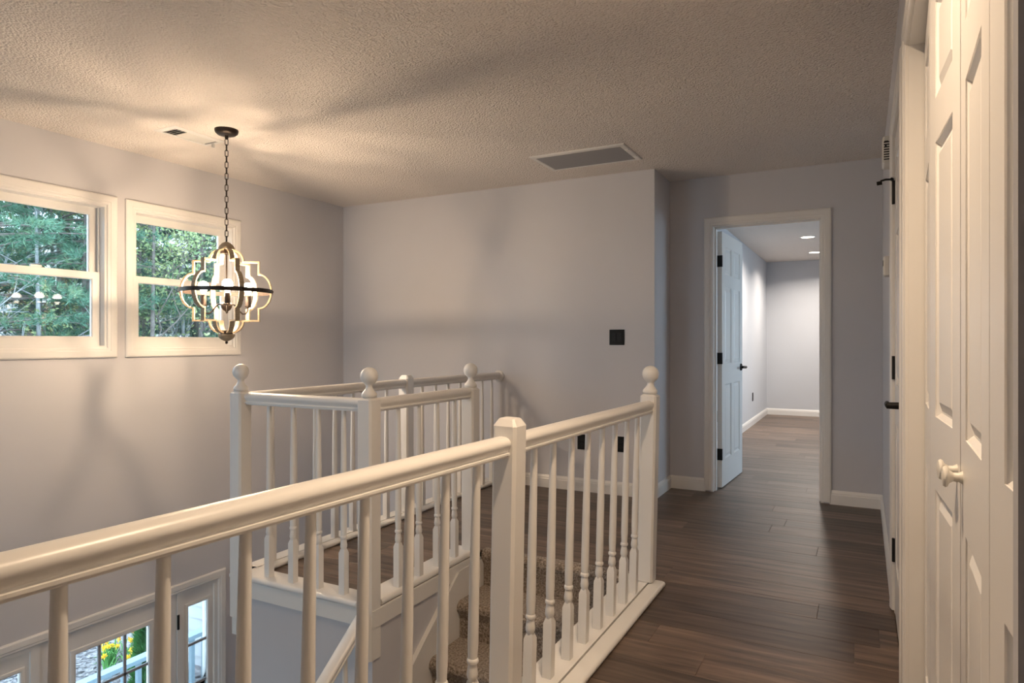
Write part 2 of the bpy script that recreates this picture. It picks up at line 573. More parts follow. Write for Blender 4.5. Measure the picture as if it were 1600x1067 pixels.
# ------------------------------------------------------------------ windows
for i, (u0, u1, v0, v1) in enumerate(WIN):
    w = empty('window_%d' % (i + 1), (LW, (u0 + u1) / 2, v0))
    struct(w, ['white double hung window whose lower pane mirrors the lit bulbs', 'white double hung window directly behind the hanging chandelier'][i], 'window')
    MB().frame([(u0, v0, -1, -1), (u0, v1, -1, 1), (u1, v1, 1, 1), (u1, v0, 1, -1)], CAS, m_left, True).build('casing', M_WHITE, w, angle=20)
    jb = MB().plate(u0, u1, v0, v1, [(u0 + .014, u1 - .014, v0 + .014, v1 - .014)], .001, -.135, m_left)
    for uu in (u0 + .014, u1 - .024):       # parting beads
        jb.box(LW - .062, LW - .052, uu, uu + .010, v0 + .014, v1 - .014)
    jb.build('frame', M_VINYL, w, smooth=False)
    zm = 1.592
    for nm, d, z0, z1, s0, s1 in (('upper_sash', -.085, zm - .022, v1 - .014, .042, .036), ('lower_sash', -.048, v0 + .014, zm + .022, .044, .042)):
        a, b = u0 + .016, u1 - .016
        tp, bt = (.045, .040) if nm == 'upper_sash' else (.042, .055)
        hole = (a + s0, b - s0, z0 + bt, z1 - tp)
        sh = MB().plate(a, b, z0, z1, [hole], d, d - .034, m_left).build(nm, M_VINYL, w, smooth=False)
        MB().frame([(hole[0], hole[2], 1, 1), (hole[0], hole[3], 1, -1), (hole[1], hole[3], -1, -1), (hole[1], hole[2], -1, 1)],
                   [(0, d), (.006, d - .006), (.006, d - .014), (0, d - .014)], m_left, True).build('glazing_bead', M_VINYL, sh, smooth=False)
        MB().box(LW + d - .020, LW + d - .016, hole[0], hole[1], hole[2], hole[3]).build('pane', M_GLASS, sh, smooth=False)
    lk = MB().box(LW - .046, LW - .030, (u0 + u1) / 2 - .03, (u0 + u1) / 2 + .03, zm + .022, zm + .034).build('sash_lock', M_VINYL, w)
# unseen rear stairwell and far-room windows, added for their daylight
for i, (u0, u1, v0, v1) in enumerate(RWIN_ADDED):
    w = empty('window_%d' % (6 + i), ((u0 + u1) / 2, REAR, v0)); struct(w, ['wide window in the rear stairwell wall, upper storey', 'wide window in the rear stairwell wall, lower storey'][i], 'window')
    m_rear = lambda u, v, d: (u, REAR + d, v)
    MB().frame([(u0, v0, -1, -1), (u0, v1, -1, 1), (u1, v1, 1, 1), (u1, v0, 1, -1)], CAS, m_rear, True).build('casing', M_WHITE, w, angle=20)
    c1, c2 = u0 + (u1 - u0) / 3, u0 + (u1 - u0) * 2 / 3
    hs = [(u0 + .04, c1 - .025, v0 + .05, v1 - .05), (c1 + .025, c2 - .025, v0 + .05, v1 - .05), (c2 + .025, u1 - .04, v0 + .05, v1 - .05)]
    MB().plate(u0, u1, v0, v1, hs, -.03, -.11, m_rear).build('frame', M_VINYL, w, smooth=False)
    for q in hs:
        MB().box(q[0], q[1], REAR - .072, REAR - .068, q[2], q[3]).build('pane', M_GLASS, w, smooth=False)
w3 = empty('window_3', (RX1, 7.3, .5)); struct(w3, 'wide window in the side wall of the far room', 'window')  # out of view, added to light the far room and its open door
MB().plate(6.0, 8.6, .5, 2.2, [(6.06, 7.27, .56, 2.14), (7.33, 8.54, .56, 2.14)], .02, .1, lambda u, v, d: (RX1 + d, u, v)).build('frame', M_VINYL, w3, smooth=False)
MB().box(RX1 + .05, RX1 + .055, 6.06, 7.27, .56, 2.14).build('pane', M_GLASS, w3)
MB().box(RX1 + .05, RX1 + .055, 7.33, 8.54, .56, 2.14).build('pane', M_GLASS, w3)
for nm, loc, rot, sx, sy in (('portal_stairwell', (LW - .15, 2.69, 1.58), (0, -PI / 2, 0), 1.0, 1.9), ('portal_entry', (LW - .15, 2.65, -1.6), (0, -PI / 2, 0), 2.0, 1.6), ('portal_rear', (-3.425, REAR - .13, 1.35), (PI / 2, 0, 0), 1.35, 1.4), ('portal_rear_lower', (-3.425, REAR - .13, -1.3), (PI / 2, 0, 0), 1.35, 1.6), ('portal_room', (RX1 + .12, 7.3, 1.35), (0, PI / 2, 0), 1.7, 2.6)):
    ld = bpy.data.lights.new(nm, 'AREA'); ld.shape = 'RECTANGLE'; ld.size = sx; ld.size_y = sy
    ld.cycles.is_portal = True
    lo = bpy.data.objects.new(nm, ld); C.objects.link(lo); lo.location = loc; lo.rotation_euler = rot

# ------------------------------------------------------------------ panel doors
ROWS = [(.22, .82), (.985, 1.605), (1.705, 1.925)]


def panel_mesh(m, a, b, c, d, t):
    """raised field panel, both faces; local x,z with thickness y"""
    for sgn in (1, -1):
        y0 = sgn * (t / 2 - .009); y1 = sgn * (t / 2 - .0025); yb = sgn * (t / 2 - .011)
        e1, e2, e3 = .010, .014, .036
        rings = [[(x, y, z) for x, z in ((a + e, c + e), (b - e, c + e), (b - e, d - e), (a + e, d - e))] for e, y in ((-.002, sgn * (t / 2 - .001)), (e1, yb), (e2, yb), (e3, y1))]
        m.loft(rings, caps=False)
        m.f.append(tuple(range(len(m.v) - 4, len(m.v))))
    return m


def leaf(parent, name, w, h, t, cols, x_off=0.0, y_off=0.0, part=True, rows=ROWS, stile=.105, mid=.10, material=None):
    """stiles and rails as one part with its panels as children; local coordinates of parent"""
    material = material or M_DOORW
    cw = (w - 2 * stile - (cols - 1) * mid) / cols
    holes = []
    for k in range(cols):
        a = stile + k * (cw + mid)
        for c, d in rows:
            holes.append((a, a + cw, c, d))
    fr = MB().plate(0, w, .008, h, holes, -t / 2, t / 2, lambda u, v, d: (u, d, v)).build(name, material, parent, local=True, smooth=False)
    fr.location = (x_off, y_off, 0)
    for hh in holes:
        panel_mesh(MB(), hh[0], hh[1], hh[2], hh[3], t).build('panel', material, fr, local=True, smooth=False)
    return fr


def lever(name, parent, base, out, along, mt=None):
    """rose + lever; base point on the door face, out = face normal, along = lever direction"""
    b = Vector(base); n = Vector(out); a = Vector(along)
    q = n.to_track_quat('Z', 'Y').to_matrix()
    m = MB()
    for prof in ([(.0, 0), (.031, 0), (.031, .006), (.026, .011), (.012, .014), (.011, .05), (.0, .052)],):
        m.loft([[b + q @ Vector((max(r, 1e-4) * math.cos(2 * PI * k / 20), max(r, 1e-4) * math.sin(2 * PI * k / 20), z)) for k in range(20)] for r, z in prof])
    p = b + n * .045
    m.tube([p - a * .008, p + a * .02, p + a * .06 + n * .003, p + a * .105 + n * .001, p + a * .115], [.010, .0095, .008, .0075, .005], 10)
    return m.build(name, mt or M_BLACK, parent, local=True)


# door_1: open six panel door at the end of the hall, swung into the far room
jm = MB().frame(door_pts((DOOR[0] + .02, DOOR[1] - .02, 0, DOOR[3] - .02), 0), [(0, .002), (.0195, .002), (.0195, -.142), (0, -.142)], m_far, False)
jm.frame(door_pts((DOOR[0] + .02, DOOR[1] - .02, 0, DOOR[3] - .02), 0), [(-.011, -.045), (0, -.045), (0, -.09), (-.011, -.09)], m_far, False)
trim(jm, 'white jamb lining the open doorway to the far room', 'door jamb')
trim(MB().frame(door_pts((DOOR[0] + .014, DOOR[1] - .014, 0, DOOR[3] - .014), .012), CAS, m_far, False), 'white moulded casing around the open doorway to the far room', 'door casing')
hx, hy = DOOR[0] + .021, DW + .142
d1 = empty('door_1', (hx, hy + .004, 0), math.radians(87))
struct(d1, 'white six panel door standing open into the far room', 'door')
leaf(d1, 'leaf', .745, 2.036, .035, 2, x_off=.004, y_off=-.0185)
for z in (.27, 1.03, 1.80):
    hg = MB().box(-.006, .010, -.040, .002, z - .045, z + .045)
    hg.tube([(-.004, .005, z - .047), (-.004, .005, z + .047)], .0065, 10)
    hg.box(-.004, .0065, -.036, -.001, z - .045, z + .045)
    hg.build('hinge', M_BLACK, d1, local=True)
lever('lever_handle', d1, (.685, -.036, .94), (0, -1, 0), (-1, 0, 0))
lever('lever_handle', d1, (.685, -.001, .94), (0, 1, 0), (-1, 0, 0))
# jamb side hinge leaves
for z in (.27, 1.03, 1.80):
    pass

# door_2: closed door in the hall side wall
jm = MB().frame(door_pts((D3[0] + .02, D3[1] - .02, 0, D3[3] - .02), 0), [(0, .002), (.0195, .002), (.0195, -.142), (0, -.142)], m_right, False)
trim(jm, 'white jamb around the closed side door', 'door jamb')
trim(MB().frame(door_pts((D3[0] + .014, D3[1] - .014, 0, D3[3] - .014), .010), CAS, m_right, False), 'white moulded casing around the closed side door', 'door casing')
d2 = empty('door_2', (RW + .018, 3.277, 0), -PI / 2)
struct(d2, 'closed white door with black hinges in the hall side wall', 'door')
leaf(d2, 'leaf', .754, 2.03, .035, 2)
for z in (.27, 1.05, 1.80):
    hg = MB().tube([(-.002, -.022, z - .05), (-.002, -.022, z + .05)], .0075, 10)
    hg.box(-.012, .004, -.0195, -.016, z - .047, z + .047)
    hg.build('hinge', M_BLACK, d2, local=True)
st = MB().tube([(.004, -.022, 1.855), (.004, -.052, 1.857), (.004, -.072, 1.853)], .0042, 8)
st.tube([(.004, -.066, 1.845), (.004, -.086, 1.843)], .0085, 10)
st.tube([(-.006, -.030, 1.856), (.014, -.030, 1.856)], .006, 8)
st.build('door_stop', M_BLACK, d2, local=True)
lever('lever_handle', d2, (.69, -.0175, .945), (0, -1, 0), (-1, 0, 0))

# door_3 / door_4: bifold closet doors
jm = MB().frame(door_pts((CL[0] + .02, CL[1] - .02, 0, CL[3] - .02), 0), [(0, .002), (.0195, .002), (.0195, -.142), (0, -.142)], m_right, False)
trim(jm, 'white jamb around the bifold closet opening', 'door jamb')
trim(MB().frame(door_pts((CL[0] + .014, CL[1] - .014, 0, CL[3] - .014), .006), CAS, m_right, False), 'white moulded casing around the bifold closet doors', 'door casing')
trim(MB().box(RW + .045, RW + .075, CL[0] + .02, CL[1] - .02, CL[3] - .034, CL[3] - .02), 'white bifold track under the closet head', 'door track')
BX = .158


def bifold(name, pts, label, knob_leaf, knob_x):
    d = empty(name, (pts[0][0], pts[0][1], 0)); struct(d, label, 'door')
    for i in range(2):
        (ax, ay), (bx, by) = pts[i], pts[i + 1]
        w = math.hypot(bx - ax, by - ay); ang = math.atan2(by - ay, bx - ax)
        e = leaf(d, 'leaf', w - .004, 2.012, .030, 1, stile=.085)
        e.location = (ax - pts[0][0] + .015 * 1.0, ay - pts[0][1], .006)
        e.rotation_euler = (0, 0, ang)
        if i == knob_leaf:
            k = MB()
            prof = [(.012, 0), (.0085, .006), (.008, .014), (.012, .020), (.018, .023), (.0195, .026), (.017, .030), (.006, .032)]
            k.loft([[(knob_x + r * math.cos(2 * PI * j / 20), -.015 - z, .912 + r * math.sin(2 * PI * j / 20)) for j in range(20)] for r, z in prof])
            k.build('knob', M_IVORY, e, local=True)
    return d


bifold('door_3', [(BX, 2.266), (.141, 1.864), (BX, 1.462)], 'slightly folded white bifold closet door next to the side door', 1, .365)
bifold('door_4', [(BX, 1.458), (.146, 1.058), (BX, .658)], 'white bifold closet door next to the grey wall end', 0, .035)

# ------------------------------------------------------------------ front door (lower storey)
fm = MB()
fy0, fy1, fz1 = FD[0], FD[1], FD[3]
DY0, DY1 = 2.20, 3.11
fm.plate(fy0, fy1, LF, fz1, [(fy0 + .03, DY0 - .045, LF, fz1 - .03), (DY0, DY1, LF, fz1 - .012), (DY1 + .045, fy1 - .03, LF, fz1 - .03)], -.002, -.14, m_left)
trim(fm, 'white frame and mullions around the front door', 'door frame')
trim(MB().frame([(fy0 + .002, LF, -1, 0), (fy0 + .002, fz1 - .002, -1, 1), (fy1 - .002, fz1 - .002, 1, 1), (fy1 - .002, LF, 1, 0)], CAS, m_left, False), 'white moulded casing around the front door and sidelights', 'door casing')
d5 = empty('door_5', (LW - .03, DY1, LF)); struct(d5, 'white front door with a nine pane glass upper half', 'door')
dd0, dd1 = -.012, -.056
gl = (DY0 + .20, DY1 - .20, -1.64, -.79)
lower = [(DY0 + .13, DY0 + .40, LF + .22, LF + .85), (DY0 + .51, DY1 - .13, LF + .22, LF + .85)]
lf = MB().plate(DY0 + .004, DY1 - .004, LF + .01, fz1 - .016, [gl] + lower, dd0, dd1, m_left).build('leaf', M_DOORW, d5, smooth=False)
for q in lower:
    pm = MB()
    for sd in (dd0 - .01, dd1 + .01):
        pm.plate(q[0], q[1], q[2], q[3], [], sd, sd - .002, m_left)
    pm.build('panel', M_DOORW, lf, smooth=False)
MB().frame([(gl[0], gl[2], -1, -1), (gl[0], gl[3], -1, 1), (gl[1], gl[3], 1, 1), (gl[1], gl[2], 1, -1)], [(-.012, dd0 - .01), (-.012, dd0 + .006), (.0, dd0 + .009), (.016, dd0 + .006), (.022, dd0)], m_left, True).build('lite_frame', M_WHITE, lf, angle=20)
M_MUNT = simple('grey_muntin', (.30, .30, .31), .5)
for k in (1, 2):
    y = gl[0] + (gl[1] - gl[0]) * k / 3; z = gl[2] + (gl[3] - gl[2]) * k / 3
    MB().box(LW + dd0 - .028, LW + dd0 - .012, y - .008, y + .008, gl[2], gl[3]).build('muntin', M_MUNT, lf, smooth=False)
    MB().box(LW + dd0 - .028, LW + dd0 - .012, gl[0], gl[1], z - .008, z + .008).build('muntin', M_MUNT, lf, smooth=False)
for i in range(3):
    for j in range(3):
        MB().box(LW + dd0 - .022, LW + dd0 - .018, gl[0] + (gl[1] - gl[0]) * i / 3, gl[0] + (gl[1] - gl[0]) * (i + 1) / 3,
                 gl[2] + (gl[3] - gl[2]) * j / 3, gl[2] + (gl[3] - gl[2]) * (j + 1) / 3).build('pane', M_GLASS, lf, smooth=False)
for z in (-.86, -1.66, -2.45):
    MB().tube([(LW + .001, DY1 + .004, z - .052), (LW + .001, DY1 + .004, z + .052)], .0085, 10).build('hinge', M_BLACK, d5)
lever('lever_handle', d5, (dd0 + .03, DY0 + .07 - DY1, .98), (1, 0, 0), (0, 1, 0))
for i, (a, b) in enumerate(((fy0 + .03, DY0 - .045), (DY1 + .045, fy1 - .03))):
    sl = empty('window_%d' % (4 + i), (LW, (a + b) / 2, LF)); struct(sl, ['narrow sidelight on the latch side of the front door', 'narrow sidelight beside the front door hinges'][i], 'window')
    g = (a + .042, b - .042, -2.3, -.775)
    fr = MB().plate(a, b, LF, fz1 - .03, [g], -.02, -.06, m_left).build('sash', M_DOORW, sl, smooth=False)
    MB().frame([(g[0], g[2], -1, -1), (g[0], g[3], -1, 1), (g[1], g[3], 1, 1), (g[1], g[2], 1, -1)], [(-.008, -.03), (-.008, -.014), (0, -.011), (.014, -.014), (.018, -.02)], m_left, True).build('lite_frame', M_WHITE, fr, angle=20)
    nz = 5
    for k in range(nz):
        z0, z1 = g[2] + (g[3] - g[2]) * k / nz, g[2] + (g[3] - g[2]) * (k + 1) / nz
        MB().box(LW - .042, LW - .038, g[0], g[1], z0, z1).build('pane', M_GLASS, fr, smooth=False)
        if k:
            MB().box(LW - .048, LW - .032, g[0], g[1], z0 - .008, z0 + .008).build('muntin', M_MUNT, fr, smooth=False)

# ------------------------------------------------------------------ staircase
RISE, RUN = 2.69 / 14, .25
st = empty('staircase', (-1.4, 3.2, LF)); tag(st, 'staircase covered in speckled brown carpet going down from the hall', 'staircase')
SX0, SX1 = -1.868, -.93


def step_mesh(last):
    # local: y=0 at back of tread top, z=0 tread level; nose toward -y
    pts = [(0, 0)]
    nose, r = RUN + .028, .034
    for k in range(7):
        a = PI / 2 + k * (PI * .62) / 6
        pts.append((-(nose - r) + r * math.cos(a), -r + r * math.sin(a)))
    pts += [(-RUN - .002, -.075), (-RUN, -.10), (-RUN, -RISE - .012)]
    pts += [(-RUN + .03, -RISE - .03), (0, -RISE - .03)]
    m = MB().prism(pts, SX0, SX1, lambda p, q, t: (t, p, q))
    me = m.mesh('step', angle=40); me.materials.append(M_CARPET)
    return me


sm = step_mesh(False)
for k in range(1, 14):
    s_ = link('step', sm, st); s_.location = (0, 3.2 - RUN * (k - 1), -RISE * k)
m = MB()
pts = [(.045, -.004), (.045, .004), (.03, .009)]
for k in range(7):
    a = PI / 2 + k * (PI * .62) / 6
    pts.append((-.028 + .034 + .034 * math.cos(a), .010 - .034 + .034 * math.sin(a)))
pts += [(.0, -.075), (.0, -RISE - .012), (.045, -RISE - .012)]
m.prism(pts, SX0, SX1, lambda p, q, t: (t, 3.2 + p, q))
m.build('top_step', M_CARPET, st, angle=40)
# underside so the stair is solid
ya, yb = 3.2, 3.2 - RUN * 13
# skirt board against the landing wall, with cap moulding
sl_ = RISE / RUN
zt = lambda y: -.014 + sl_ * (y - 2.966)
m = MB().prism([(3.2, -.04), (2.932, -.04), (1.9, zt(1.9)), (1.9, zt(1.9) - .45), (3.2, zt(3.2) - .45)], -1.8845, -1.869, lambda p, q, t: (t, p, q))
m.build('skirt_board', M_WHITE, st, smooth=False)
m = MB().prism([(2.27, zt(2.27)), (2.932, zt(2.932)), (2.932, zt(2.932) - .022), (2.27, zt(2.27) - .022)], -1.8845, -1.860, lambda p, q, t: (t, p, q))
m.build('skirt_cap', M_WHITE, st, smooth=False)
# closed stringer wall on the open side below the landing
yl = 3.2 - RUN * 13
zl = lambda y: -RISE + sl_ * (y - 2.95) + .07
m = MB().prism([(2.26, zl(2.26)), (2.26, LF), (yl, LF), (yl, zl(yl))], -1.965, -1.868, lambda p, q, t: (t, p, q))
m.build('stringer_wall', M_WALL, st, smooth=False)
m = MB().prism([(2.26, zl(2.26)), (yl, zl(yl)), (yl, zl(yl) + .025), (2.26, zl(2.26) + .025)], -1.98, -1.853, lambda p, q, t: (t, p, q))
m.build('stringer_cap', M_WHITE, st, smooth=False)

# landing edge boards
trim(MB().box(-2.70, -1.872, 2.258, 2.2695, -.082, -.006), 'white band under the landing edge facing the foyer', 'fascia')
trim(MB().box(-1.8845, -1.872, 2.2695, 3.16, -.082, -.006), 'white band under the landing edge above the stairs', 'fascia')

# ------------------------------------------------------------------ balustrades
HALF = [(0, 0), (.010, -.0008), (.019, -.004), (.026, -.009), (.030, -.016), (.0305, -.022), (.028, -.029), (.023, -.036), (.0205, -.042), (.0215, -.0455), (.026, -.047), (.026, -.0525), (.018, -.0535), (.018, -.060)]
RAIL = HALF + [(-x, z) for x, z in HALF[::-1] if x > 0]


def baluster_mesh(h):
    m = MB(); a = .016
    sq = .185
    m.loft([[(-s_, -s_, z), (s_, -s_, z), (s_, s_, z), (-s_, s_, z)] for s_, z in ((a, 0), (a, sq), (a * .62, sq + .018))])
    prof = [(.0115, sq + .010), (.0118, sq + .018), (.0150, sq + .026), (.0158, sq + .034), (.0140, sq + .050), (.0122, sq + .060), (.0122, sq + .063),
            (.0158, sq + .066), (.0165, sq + .071), (.0158, sq + .076), (.0132, sq + .079), (.0135, sq + .085), (.0150, sq + .12), (.0142, (sq + h) / 2), (.0105, h)]
    m.lathe(prof, 14)
    me = m.mesh('baluster', angle=38); me.materials.append(M_WHITE)
    return me


def newel(parent, x, y, z0, ztop, finial, lean=0.0, sz=.078):
    c = .009; h = sz / 2
    oc = lambda k, cc: [(-k + cc, -k), (k - cc, -k), (k, -k + cc), (k, k - cc), (k - cc, k), (-k + cc, k), (-k, k - cc), (-k, -k + cc)]
    m = MB()
    if finial:
        lv = [(0, h, c), (ztop - z0 - .010, h, c), (ztop - z0, h - .012, c * .6)]
    else:
        lv = [(0, h, c), (ztop - z0 - .022, h, c), (ztop - z0 - .002, h - .013, .005), (ztop - z0, h - .017, .005)]
    m.loft([[(px, py, z) for px, py in oc(k, cc)] for z, k, cc in lv])
    o = m.build('newel_post', M_WHITE, parent, angle=15, smooth=False)
    o.location = (x - lean, y, z0)
    o.rotation_euler = (0, math.atan2(lean, ztop - z0), 0)
    if finial:
        zz = ztop - z0
        prof = [(.027, 0), (.0335, .004), (.0350, .012), (.0330, .019), (.0260, .027), (.0190, .036), (.0150, .044), (.0145, .052)]
        for k in range(1, 15):
            a = -PI / 2 + .36 + (PI - .36) * k / 14
            prof.append((max(.0392 * math.cos(a), 1e-4), .0945 + .0392 * math.sin(a)))
        f = MB().lathe(prof, 24).build('finial', M_WHITE, o, local=True, angle=50)
        f.location = (0, 0, zz)
    return o


def shoe(parent, poly, p0, p1, name='shoe_rail'):
    return MB().rail(poly, p0, p1).build(name, M_WHITE, parent, angle=35)


def bull(w, t, r=None, side=1):
    """board profile, rounded edge on +side"""
    r = t / 2
    pts = [(0, 0), (0, t)]
    for k in range(7):
        a = PI / 2 - PI * k / 6
        pts.append((w - r + r * math.cos(a), t / 2 + r * math.sin(a)))
    return [(x * side, z) for x, z in pts]


# hall side railing
def xr(y): return -.93 - (1.7 - y) * .049 if y < 1.7 else -.93 + (y - 1.74) * .026


NZ = .885
hr = empty('stair_railing', (-.93, 1.5, 0))
tag(hr, 'long white railing between stairs and hall with a flat topped post midway', 'railing')
newel(hr, xr(1.739) + .005, 1.739, .030, .936, False, lean=.018)
newel(hr, xr(3.10), 3.10, .030, .914, True, lean=.020)
MB().rail(RAIL, (xr(-.86), -.86, NZ), (xr(1.703), 1.703, NZ)).build('handrail', M_WHITE, hr, angle=35)
MB().rail(RAIL, (xr(1.775), 1.775, NZ), (xr(3.064), 3.064, NZ)).build('handrail', M_WHITE, hr, angle=35)
bl_near = baluster_mesh(NZ - .058 - .028)
for y in [-.55 + .152 * k for k in range(7)] + [.523, .674, .826, .977, 1.129, 1.282, 1.425, 1.567] + [1.906, 2.046, 2.198, 2.344, 2.49, 2.633, 2.778, 2.914]:
    b = link('baluster', bl_near, hr)
    b.location = (xr(y) - .020, y, .028)
    b.rotation_euler = (0, math.atan2(.020, .8), 0)
MB().box(-1.02, -.897, REAR + .005, 3.145, -.006, .028).build('shoe_rail', M_WHITE, hr, smooth=False)
ns = MB().prism([(-.892, 0), (-.892, .024)] + [(-.840 + .012 * math.cos(a), .012 + .012 * math.sin(a)) for a in [PI / 2 - PI * k / 6 for k in range(7)]], REAR + .005, 3.125, lambda p, q, t: (p, t, q))
ns.build('nosing', M_WHITE, hr, angle=35)
MB().prism([(-.892, 0), (-.892, .022), (-.845, .022), (-.832, .012), (-.832, 0)], 3.125, 3.134, lambda p, q, t: (p, t, q)).build('nosing_return', M_WHITE, hr, angle=35)

# overlook railing around the landing
FZ = .912
orl = empty('overlook_railing', (-2.3, 2.3, 0))
tag(orl, 'white railing with three ball topped posts enclosing the landing overlook', 'railing')
newel(orl, -2.725, 2.284, -.19, .918, True)
newel(orl, -1.914, 2.284, -.22, .916, True)
newel(orl, -1.914, 3.135, -.004, .910, True)
newel(orl, -2.724, 3.632, .026, .937, False)
for p, q in (((-2.686, 2.300), (-1.953, 2.300)), ((-1.914, 2.323), (-1.914, 3.096)), ((-2.724, 2.323), (-2.724, 3.593)), ((-2.722, 3.671), (-2.678, SW - .018))):
    MB().rail(RAIL, (*p, FZ), (*q, FZ)).build('handrail', M_WHITE, orl, angle=35)
bl_far = baluster_mesh(FZ - .058 - .024)
for x in (-2.545, -2.387, -2.226, -2.074):
    b = link('baluster', bl_far, orl); b.location = (x, 2.300, .024)
for y in (2.49, 2.652, 2.81, 2.971):
    b = link('baluster', bl_far, orl); b.location = (-1.914, y, .024)
for y in (2.48, 2.635, 2.79, 2.945, 3.10, 3.26, 3.42):
    b = link('baluster', bl_far, orl); b.location = (-2.724, y, .024)
for k, y in enumerate((3.80, 3.955, 4.11, 4.265, 4.42, 4.575, 4.72)):
    b = link('baluster', bl_far, orl); b.location = (-2.717 + .04 * (y - 3.7) * .9, y, .024)
ro = MB()
ro.loft([[(-2.676 + r * 1.0 * math.cos(2 * PI * k / 24), SW - z, .878 + r * 1.02 * math.sin(2 * PI * k / 24)) for k in range(24)] for r, z in ((.046, 0), (.047, .008), (.043, .014), (.036, .018))])
ro.build('rosette', M_WHITE, orl, angle=35)
# shoe boards with rounded nosing
rb = bull(.118, .030)
m = MB().prism([(2.365 - x, z - .006) for x, z in rb], -2.765, -1.960, lambda p, q, t: (t, p, q)); m.build('shoe_rail', M_WHITE, orl, angle=35)
m = MB().prism([(-2.005 + x * 1.08, z - .006) for x, z in rb], 2.330, 3.150, lambda p, q, t: (p, t, q)); m.build('shoe_rail', M_WHITE, orl, angle=35)
m = MB().box(-2.79, -2.708, 2.32, SW - .002, -.006, .024); m.build('shoe_rail', M_WHITE, orl, smooth=False)
m = MB().prism([(-2.703, 0), (-2.703, .022)] + [(-2.664 + .011 * math.cos(a), .011 + .011 * math.sin(a)) for a in [PI / 2 - PI * k / 6 for k in range(7)]], 2.366, SW - .016, lambda p, q, t: (p, t, q))
m.build('nosing', M_WHITE, orl, angle=35)
# outer fascia of the overlook
trim(MB().box(-2.795, -2.702, 2.29, SW - .001, -.30, -.008), 'white band along the outer edge of the overlook landing', 'fascia')

# stair handrail going down from the landing corner post
dr = empty('descending_stair_rail', (-1.914, 2.2, -.8))
tag(dr, 'white sloped handrail descending the stairs below the landing corner post', 'railing')
y0r, y1r = 2.247, -.02
zr = lambda y: .002 + sl_ * (y - 2.247)
hr2 = MB().rail(RAIL, (-1.914, y0r, zr(y0r)), (-1.914, y1r, zr(y1r))).build('handrail', M_WHITE, dr, angle=35)
k = 0
yy = 2.13
while yy > .05:
    zb = zl(yy) + .02
    hgt = zr(yy) - .055 - zb
    m = MB().loft([[(-s_, -s_, z), (s_, -s_, z), (s_, s_, z), (-s_, s_, z)] for s_, z in ((.016, 0), (.016, .16), (.010, .178))])
    m.lathe([(.0118, .17), (.0158, .20), (.0122, .23), (.0165, .24), (.0132, .25), (.0150, .29), (.0105, hgt)], 12)
    b = m.build('baluster', M_WHITE, dr, angle=38); b.location = (-1.914, yy, zb)
    yy -= .125

# ------------------------------------------------------------------ wall plates and devices
def switch_plate(name, m2, u, v, gangs, label, cat, kind):
    w = .072 + (gangs - 1) * .046; h = .117
    wl = {m_back: (u, SW, v), m_right: (RW, u, v)}.get(m2, (0, 0, 0))
    e = empty(name, wl); tag(e, label, cat)
    pl = MB()
    rings = []
    for ins, d in ((0, 0), (0, .004), (.003, .0065)):
        rings.append([m2(u + sx * (w / 2 - ins), v + sz * (h / 2 - ins), d) for sx, sz in ((-1, -1), (1, -1), (1, 1), (-1, 1))])
    pl.loft(rings); pl.build('plate', M_BLACKP, e, smooth=False)
    for g in range(gangs):
        uc = u + (g - (gangs - 1) / 2) * .046
        if kind == 'switch':
            r = MB(); r.loft([[m2(uc + sx * .0165, v + sz * .033, d + (.002 * sz if d > .006 else 0)) for sx, sz in ((-1, -1), (1, -1), (1, 1), (-1, 1))] for d in (.005, .0095)])
            r.build('rocker', M_BLACK, e, smooth=False)
        else:
            for sz in (-1, 1):
                r = MB(); r.loft([[m2(uc + .0165 * math.cos(2 * PI * k / 16), v + sz * .0195 + .0135 * math.sin(2 * PI * k / 16), d) for k in range(16)] for d in (.005, .0085)])
                r.build('socket', M_BLACK, e, smooth=False)
    return e


switch_plate('light_switch', m_back, -1.652, 1.196, 2, 'square black double light switch plate on the grey wall', 'light switch', 'switch')
switch_plate('power_outlet', m_back, -1.937, .382, 1, 'black outlet plate low on the switch wall, closer to the railing rosette', 'outlet', 'outlet')
switch_plate('power_outlet', m_back, -1.624, .386, 1, 'black outlet plate low on the switch wall, directly below the switch', 'outlet', 'outlet')
switch_plate('power_outlet', m_right, 3.62, .42, 1, 'black outlet plate on the hall side wall beside the closed door', 'outlet', 'outlet')
def m_rl(u, v, d): return (RX0 + d, u, v)
e = switch_plate('power_outlet', m_rl, 9.83, .39, 1, 'black outlet plate on the far room wall beyond the open door', 'outlet', 'outlet')
e2 = switch_plate('power_outlet', m_rl, 7.27, .37, 1, 'black outlet plate on the far room wall behind the open door', 'outlet', 'outlet')

# chime box and thermostat on the hall side wall
e = empty('alarm_box', (RW, 3.80, 2.10)); tag(e, 'small white vented alarm box high on the hall side wall', 'alarm')
cb = MB(); cb.loft([[(RW - d, 3.80 + sy * (.075 - i), 2.10 + sz * (.065 - i)) for sy, sz in ((-1, -1), (1, -1), (1, 1), (-1, 1))] for i, d in ((0, 0), (0, .028), (.006, .036))])
cb.build('cover', M_IVORY, e, smooth=False)
vs_ = MB()
for k in range(8):
    vs_.box(RW - .0305, RW - .004, 3.7245, 3.7255, 2.05 + k * .012, 2.056 + k * .012)
vs_.build('vent_slots', M_DARK, e, smooth=False)
lg = MB().box(RW - .028, RW - .012, 3.7242, 3.7252, 2.135, 2.143).box(RW - .026, RW - .018, 3.7242, 3.7252, 2.112, 2.126)
lg.build('front_mark', M_DARK, e, smooth=False)
e = empty('thermostat', (RW, 3.80, 1.535)); tag(e, 'plain white thermostat box on the hall side wall', 'thermostat')
